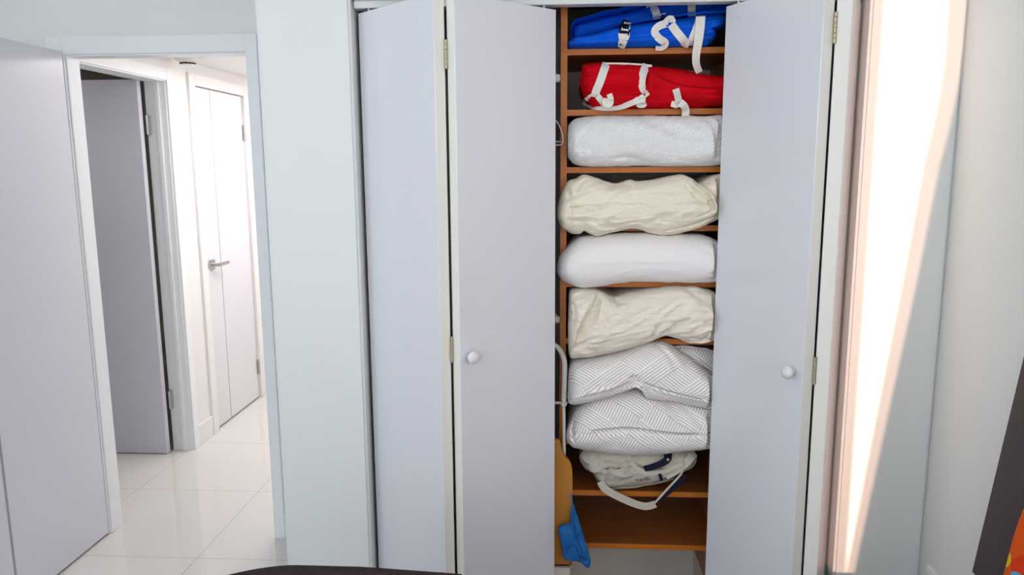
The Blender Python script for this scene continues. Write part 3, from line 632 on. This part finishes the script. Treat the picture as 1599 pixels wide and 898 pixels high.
soft('pillow', [(884, 682), (886, 668), (892, 655), (899, 640), (912, 630), (935, 620), (965, 611), (990, 607), (1010, 612), (1040, 622), (1080, 628), (1112, 634), (1130, 645), (1136, 670), (1130, 694), (1105, 698), (1070, 702), (1030, 706), (985, 708), (940, 703), (908, 699), (892, 695)], 2.278, 2.63, ((920, 665), (1085, 667)), WEAVE2, t, D=.080,
    folds=[([(898, 674), (950, 669), (975, 667), (1040, 674), (1112, 676)], .0025, .004, 'c'), ([(1040, 624), (1052, 645), (1064, 668)], .012, .006, 'c'), ([(1048, 628), (1080, 645), (1100, 670)], .006, .007, 'c'), ([(960, 650), (954, 664), (962, 668)], .006, .006, 'c'), ([(896, 660), (893, 675), (897, 692)], .009, .005, 'c')],
    wr=[(.006, 8, 12, .3), (.002, 30, 30, 0)], seed=33, avoid=stripe_up, crease=1.6, ridge=(.004, 8, 24, .5), clamp=comp(7), K=6)
# --- canvas tote bag
stripe_lo = bpy.data.objects['pillow.004']
for ob_, pp in ((stripe_lo, [(897, 675), (925, 672), (955, 669), (980, 667), (1010, 671), (1050, 676), (1085, 677), (1111, 676)]),):
    ribbon('piping', pp, .0042, PIPING, stripe_lo.parent, tree(ob_), 2.2, lift=.0012, k=5)
t = thing('tote_bag', 'natural canvas bag with navy trim lying under the lowest striped pillow', 'bag', (.22, 2.4, SZ[8]+.0085))
bg = soft('bag_body', [(905, 712), (911, 700), (930, 697), (975, 697), (1030, 697), (1065, 699), (1083, 702), (1084, 716), (1076, 726), (1060, 734), (1046, 744), (1020, 750), (990, 755), (960, 758), (944, 759), (937, 752), (930, 742), (924, 732), (914, 727)], 2.315, 2.58, ((935, 718), (1060, 716)), CANVAS, t, D=.065,
    folds=[([(958, 716), (972, 728), (985, 738)], -.010, .005, 's'), ([(955, 712), (950, 735), (944, 756)], .008, .005, 'c'), ([(930, 705), (945, 716), (958, 712)], .010, .008, 'c'), ([(1060, 735), (1068, 720), (1078, 708)], .010, .005, 'c'), ([(1015, 705), (1005, 715), (1000, 725)], .010, .008, 'c'), ([(990, 700), (980, 715), (1000, 728), (1020, 732), (1040, 722)], .014, .006, 'c'), ([(910, 715), (930, 718), (945, 730)], .006, .006, 'c')],
    wr=[(.008, 16, 30, .4), (.003, 40, 60, 0)], seed=41, avoid=stripe_lo, inside=True, crease=1.4, ridge=(.007, 12, 30, .4), clamp=comp(8), K=6, Rn=44)
bv = tree(bg)
o = ribbon('trim_band', [(1043, 704), (1043, 712), (1041, 719), (1028, 726), (1016, 730), (1006, 732)], (.026, .017), NAVY, t, bv, 2.25, lift=.014); o['label'] = 'navy trim band'
obj('snap', lathe([(.0045, 0), (.0045, .002), (.0025, .0035)], surf(1043, 718, bv, 2.25, .0155), (0, -1, .3), 20), METAL, t, True)
ribbon('rim', [(978, 706), (983, 717), (991, 728), (1003, 736), (1018, 739), (1034, 737), (1050, 731), (1066, 724)], (.016, .012), CANVAS, t, bv, 2.25, lift=.0085)
ribbon('side_strap', [(1084, 708), (1072, 722), (1058, 734), (1040, 744)], (.024, .020), CANVAS, t, bv, 2.25, lift=.009)
ribbon('keeper', [(1037, 739), (1042, 746.5), (1043, 749)], .018, CANVAS, t, bv, 2.235, lift=.014, k=4)
o = ribbon('strap_stripe', [(1030, 740), (1033, 750)], .009, NAVY, t, bv, 2.235, lift=.012, k=4); o['label'] = 'navy stripe'
ribbon('carry_strap', [(938, 752, 2.262), (943, 762, 2.255), (955, 770, 2.25), (975, 780, 2.247), (995, 788, 2.245), (1010, 791, 2.245), (1024, 787, 2.247)], .024, CANVAS, t, k=6, twist=(.2, .5))
o = ribbon('carry_strap', [(1023, 787, 2.247), (1034, 776, 2.246), (1048, 763, 2.247), (1060, 750, 2.25), (1066, 740, 2.256)], (.010, .034), NAVY, t, k=6, twist=(-.2, .2)); o['label'] = 'navy lining side of the strap'
ribbon('strap_edge', [(1022, 786, 2.243), (1040, 766, 2.240), (1056, 749, 2.243), (1065, 738, 2.25), (1064, 733, 2.258), (1055, 733, 2.262)], .006, CANVAS, t, k=6)
cu = bpy.data.curves.new('txt', 'FONT'); cu.body = 'TAVEL'; cu.size = .0165; cu.extrude = .0004; cu.align_x = 'CENTER'
to = bpy.data.objects.new('txt', cu); C.objects.link(to)
me = bpy.data.meshes.new_from_object(to.evaluated_get(bpy.context.evaluated_depsgraph_get())); bpy.data.objects.remove(to)
bm = bmesh.new(); bm.from_mesh(me); bpy.data.meshes.remove(me)
p0, p1 = surf(994, 753, bv, 2.25, .010), surf(1016, 749, bv, 2.25, .010)
xd = (p1-p0).normalized(); zd = (Vector((0, -.35, 1)) - xd*xd.dot(Vector((0, -.35, 1)))).normalized(); nd = xd.cross(zd)
T = Matrix.Identity(4)
for i in range(3): T[i][0], T[i][1], T[i][2], T[i][3] = xd[i], zd[i], nd[i], ((p0+p1)/2)[i]
bmesh.ops.transform(bm, matrix=T, verts=bm.verts); o = obj('lettering', bm, NAVY, t); o['label'] = 'dark printed letters'
# ------------------------------------------------------------------ hanging side of the closet
t = thing('folding_rack', 'white bent tube frame standing in the gap beside the shelf cabinet', 'rack', (-.06, 2.26, 0))
pts = [at(x, y, 2.262) for x, y in ((770, 536), (820, 535.5), (852, 536), (864, 538), (873, 545), (879, 556), (881.5, 570), (881, 600), (880, 628))]
zb = pts[-1]
obj('tube', tube(bmesh.new(), catmull(pts, 6), .0085, 14), GREYW, t, True)
leg = [at(880, 630, 2.262), at(880.5, 660, 2.262), at(881, 720, 2.262), at(881, 800, 2.262)]; leg.append(Vector((leg[-1].x, 2.262, .004)))
obj('leg', tube(bmesh.new(), leg, .0055, 12), GREYW, t, True)
leg2 = [at(770, 536, 2.262), at(770, 700, 2.262)]; leg2.append(Vector((leg2[-1].x, 2.262, .004)))
obj('leg', tube(bmesh.new(), leg2, .0055, 12), GREYW, t, True)
obj('crossbar', tube(bmesh.new(), [at(768, 629, 2.262), at(886, 629, 2.262)], .0045, 10), GREYW, t, True)
obj('joint_cap', lathe([(.008, 0), (.0095, .002), (.0095, .010), (.008, .012)], at(880, 634, 2.262), (0, 0, 1), 20), GREYW, t, True)
t = thing('wooden_board', 'honey-coloured wooden board with a rounded upper corner beside the shelf cabinet', 'board', (-.03, 2.24, .26))
def board(bm, px, Y0, Y1):
    P = catmull(px, 4, True); a = []; b = []
    for x, y in P:
        q = at(x, y, Y0); a.append(bm.verts.new(q)); b.append(bm.verts.new((q.x, Y1, q.z)))
    bm.faces.new(a); bm.faces.new(b[::-1]); n = len(P)
    for i in range(n): bm.faces.new((a[i], b[i], b[(i+1) % n], a[(i+1) % n]))
    bmesh.ops.bevel(bm, geom=[e for e in bm.edges if len(e.link_faces) == 2 and abs(e.verts[0].co.y-e.verts[1].co.y) < 1e-6], offset=.002, segments=2, affect='EDGES'); return bm
o = obj('wooden_board_face', board(bmesh.new(), [(800, 690), (800, 689), (850, 688), (868, 687), (874, 690), (877, 702), (882, 713), (890, 722), (893.5, 736), (894, 760), (893.5, 790), (891, 800), (890, 820), (890, 878), (890, 882), (885, 882), (800, 882), (800, 880)], 2.232, 2.25), ORANGEW, t); o.name = 'panel'
q0, q1 = at(805, 883.5, 2.225), at(890, 883.5, 2.225)
tag(obj('storage_box', B((q0.x, q1.x, 2.225, 2.252, 0, q0.z-.005), bevel=.003), CLOSETP), 'pale white block under the honey-coloured wooden board', 'box')
t = thing('cloth_bag', 'crumpled royal blue cloth bag hanging below the wooden board', 'bag', (.02, 2.2, .35))
o = soft('bag_cloth', [(893.5, 787), (896, 790), (902, 808), (909, 830), (916, 852), (922, 876), (919.5, 886), (912, 882), (902, 876), (890, 874.5), (881, 872), (876, 850), (872.5, 826), (880, 820), (892, 815), (891, 800)], 2.205, 2.229, ((893, 840), (906, 862)), TOTEB, t, D=.018,
    folds=[([(893, 800), (898, 830), (904, 850), (914, 872)], -.010, .005, 's'), ([(896, 848), (888, 860), (884, 870)], .008, .004, 'c'), ([(898, 850), (905, 866), (918, 880)], .010, .004, 'c')], wr=[(.008, 20, 20, .5)], seed=51, K=6, Rn=30)
ribbon('hanging_loop', [(893.5, 789, 2.214), (892.8, 778, 2.22), (891, 770, 2.226)], .004, TOTEB, t, k=4)
def bracket(label, x, y, z0):
    t = thing('shelf_bracket', label, 'bracket', at(x, y, 2.30))
    q = at(x, y, 2.30); bm = B((q.x-.012, SX0-.0005, 2.295, 2.318, q.z-.011, q.z+.011), bevel=.003); obj('clip', bm, PLAST, t)
    obj('arm', tube(bmesh.new(), [(q.x-.2, 2.306, q.z+z0), (q.x-.004, 2.306, q.z+z0)], .004, 10), GREYW, t, True)
bracket('white plastic bracket on the cabinet side beside the red roll', 871.5, 122, 0)
bracket('small white bracket on the cabinet side beside the creased cream pillow', 872, 499, .014)
t = thing('wire_hanger', 'thin wire hanger loop seen in the gap beside the white blanket', 'hanger', at(868, 205, 2.25))
obj('loop', tube(bmesh.new(), catmull([at(x, y, 2.262) for x, y in ((845, 183), (862, 186), (870, 191), (876, 203), (879, 215), (878, 224), (872, 226.5), (850, 226))], 6), .0017, 8), GREYW, t, True)
obj('bar', tube(bmesh.new(), [at(846, 221, 2.262), at(876, 221, 2.262)], .0014, 8), GREYW, t, True)
tag(obj('absorber', B((-1.1, .98, .1, 2.10, .001, .008), bevel=.002), mat('dark_absorber_pile', (.05, .04, .04), .95, .1, ('noise', 200, .5, .004), (30, .3))), 'added unseen dark rug under the chairs in front of the closet', 'absorber')  # unseen, added to absorb light bounced off the floor
# ------------------------------------------------------------------ seats in the foreground
t = thing('upholstered_chair', 'dark brown upholstered chair, its rounded back edge at the bottom of the picture', 'chair', (-.40, 1.0, 0))
def rounded_panel(x0, x1, z0, ztop, y0, y1, lean=0):
    bm = bmesh.new(); n = 28; rows = []
    for k in range(n+1):
        u = k/n; x = x0+(x1-x0)*u
        s = abs(2*u-1); top = ztop(u); r = []
        for j in range(9):
            a = math.pi*j/8; yy = (y0+y1)/2-(y1-y0)/2*math.cos(a); zz = top-(y1-y0)/2*(1-math.sin(a))
            r.append((x, yy, zz))
        r = [(x, y0, z0)] + r + [(x, y1, z0)]
        rows.append([bm.verts.new(q) for q in r])
    for a, b in zip(rows, rows[1:]):
        for j in range(len(a)): bm.faces.new((a[j], a[(j+1) % len(a)], b[(j+1) % len(b)], b[j]))
    bm.faces.new(rows[0][::-1]); bm.faces.new(rows[-1]); return bm
def ctop(u):
    x = -.600+u*.505
    return .8865 - .007*max(0, (x+.34))/.14 - .62*max(0, (-.46-x))**1.6 - 2.5*max(0, (x+.17))**1.5
obj('backrest', rounded_panel(-.600, -.095, .42, ctop, 1.16, 1.24), DBROWN, t, True)
obj('seat', B((-.65, -.06, .66, 1.155, .36, .47), bevel=.03), DBROWN, t, True)
for x in (-.61, -.10):
    for y in (.70, 1.12): obj('leg', lathe([(.014, 0), (.022, .36)], (x, y, .0085), (0, 0, 1), 16), DFRAME, t, True)
t = thing('armchair', 'dark brown framed armchair with a leaning back against the right wall', 'armchair', (.75, 1.4, 0))
# leaning back frame facing left; its far edge runs up to the right in the picture
A0, A1 = Vector((.994, 1.735, .612)), Vector((1.060, 1.735, 1.135))
up_ = (A1-A0).normalized(); out = Vector((0, 1, 0)).cross(up_).normalized(); out = -out if out.x > 0 else out
def slab(u0, u1, y0, y1, t0, t1):
    bm = bmesh.new(); vs = [bm.verts.new(Vector((A0.x, y, A0.z)) + up_*u + out*tt) for u in (u0, u1) for y in (y0, y1) for tt in (t0, t1)]
    for f in ((0,1,3,2),(4,6,7,5),(0,4,5,1),(2,3,7,6),(0,2,6,4),(1,5,7,3)): bm.faces.new([vs[i] for i in f])
    bmesh.ops.bevel(bm, geom=bm.edges[:], offset=.003, segments=2, affect='EDGES'); return bm
obj('back_frame', slab(0, .555, 1.0, 1.735, -.010, .004), DFRAME, t)
obj('back_rim', slab(.02, .54, 1.02, 1.668, .004, .014), DFRAME, t)
obj('back_cushion', slab(.05, .52, 1.05, 1.585, .014, .020), DFABRIC, t)
obj('seat', B((.42, .93, 1.06, 1.46, .34, .447), bevel=.02), DFABRIC, t, True)
obj('seat_frame', B((.40, .99, 1.04, 1.72, .26, .338), bevel=.006), DFRAME, t)
for y in (1.08, 1.68):
    obj('leg', B((.42, .46, y-.02, y+.02, .0085, .26), bevel=.004), DFRAME, t)
    bm = bmesh.new(); prism(bm, [(.955, y-.02), (.995, y-.02), (.995, y+.02), (.955, y+.02)], .0085, .59); obj('leg', bm, DFRAME, t)
t = thing('throw_pillow', 'orange, yellow and blue floral cushion leaning on the dark armchair back', 'cushion', (.86, 1.4, .48))
def cushion(c, ax, ay, az, m, name):
    bm = bmesh.new(); n = 30; g = {}
    for s in (-1, 1):
        for i in range(n+1):
            for j in range(n+1):
                u, v = 2*i/n-1, 2*j/n-1; k = (1-u**4)*(1-v**4)
                pin = 1-.07*(1-abs(v))*abs(u)**3; pin2 = 1-.07*(1-abs(u))*abs(v)**3
                if s == 1 and (i in (0, n) or j in (0, n)): g[s, i, j] = g[-1, i, j]; continue
                g[s, i, j] = bm.verts.new(c + ax*u*pin + ay*v*pin2 + az*s*k**.55)
    for s in (-1, 1):
        for i in range(n):
            for j in range(n):
                f = [g[s, i, j], g[s, i+1, j], g[s, i+1, j+1], g[s, i, j+1]]; bm.faces.new(f if s == 1 else f[::-1])
    return obj(name, bm, m, t, True)
cz = Vector((-.985, -.03, .14)).normalized(); cyv = Vector((.02, -1, 0)).normalized(); czv = cz.cross(cyv)
cushion(Vector((.893, 1.225, .695)), cyv*.225, czv*.25, cz*.055, FLORAL, 'cover')
# ------------------------------------------------------------------ unseen panels added at the rear window to shape the sun into one blade
def gobo(name, label, edge, x_out, m):
    """edge: list of (x, z) of the free edge from bottom to top; hangs between the edge and x_out."""
    bm = bmesh.new(); rows = []; nz, nx = 24, 40
    ez = np.array([e[1] for e in edge]); ex = np.array([e[0] for e in edge])
    for i in range(nz+1):
        z = ez[0]+(ez[-1]-ez[0])*i/nz; xe = float(np.interp(z, ez, ex)); r = []
        for j in range(nx+1):
            u = j/nx; x = xe+(x_out-xe)*u
            r.append(bm.verts.new((x, -2.245+.018*math.sin(u*abs(x_out-xe)*70), z)))
        rows.append(r)
    for a, b in zip(rows, rows[1:]):
        for j in range(nx): bm.faces.new((a[j], a[j+1], b[j+1], b[j]))
    bmesh.ops.solidify(bm, geom=bm.faces[:], thickness=.004)
    return tag(obj(name, bm, m, None, True), label, 'gobo')
DY = (YW+2.245)
def back(x, y):                      # where the sun's ray to that wall point crosses the curtain
    p = at(x, y, YW) - SUN_DIR*(DY/SUN_DIR.y); return (p.x, p.z)
R_ = [back(x, y) for x, y in ((1322, 960), (1333, 898), (1388, 640), (1430, 448), (1467, 260), (1490, 170), (1503, 100))]
R_ += [(R_[-1][0], 2.66)]
R_ = [(R_[0][0], .2)] + R_
lx = back(1350, 449)[0]
l0 = .690 - SUN_DIR.x/SUN_DIR.y*(1.886+2.245)          # the opaque half stops where the sun would reach the folding doors
band = [(max(a-.022-.016*max(0, b-.5), lx+.001), b) for a, b in R_]
gobo('gobo', 'added unseen linen curtain, left half at the narrow rear window', [(l0, .2), (l0, 2.66)], .03, GOBO)
gobo('gobo', 'added unseen linen curtain with a slanted edge, right half at the narrow rear window', [(max(a, lx+.001), b) for a, b in R_], 1.07, GOBO)
def sheer(name, label, ea, eb):
    bm = bmesh.new(); rows = []
    for z in np.linspace(.2, 2.66, 60):
        xa = float(np.interp(z, [e[1] for e in ea], [e[0] for e in ea])); xb = float(np.interp(z, [e[1] for e in eb], [e[0] for e in eb]))
        rows.append([bm.verts.new((xa+(xb-xa)*k/6, -2.262+.003*math.sin(k*2.1), z)) for k in range(7)])
    for a, b in zip(rows, rows[1:]):
        for k in range(6): bm.faces.new((a[k], a[k+1], b[k+1], b[k]))
    return tag(obj(name, bm, SUN_FILTER, None, True), label, 'gobo')
sheer('sheer_gobo', 'added peach strip filtering the sun beside the left linen curtain at the narrow rear window', [(l0-.02, .2), (l0-.02, 2.66)], [(lx, .2), (lx, 2.66)])
sheer('sheer_gobo', 'added peach strip filtering the sun behind the slanted edge of the right linen curtain', band, [(a+.03, b) for a, b in R_])
tag(obj('gobo_rod', tube(bmesh.new(), [(.04, -2.210, 2.662), (1.075, -2.210, 2.662)], .009, 12), METAL), 'added metal rod above the narrow rear window', 'rod')
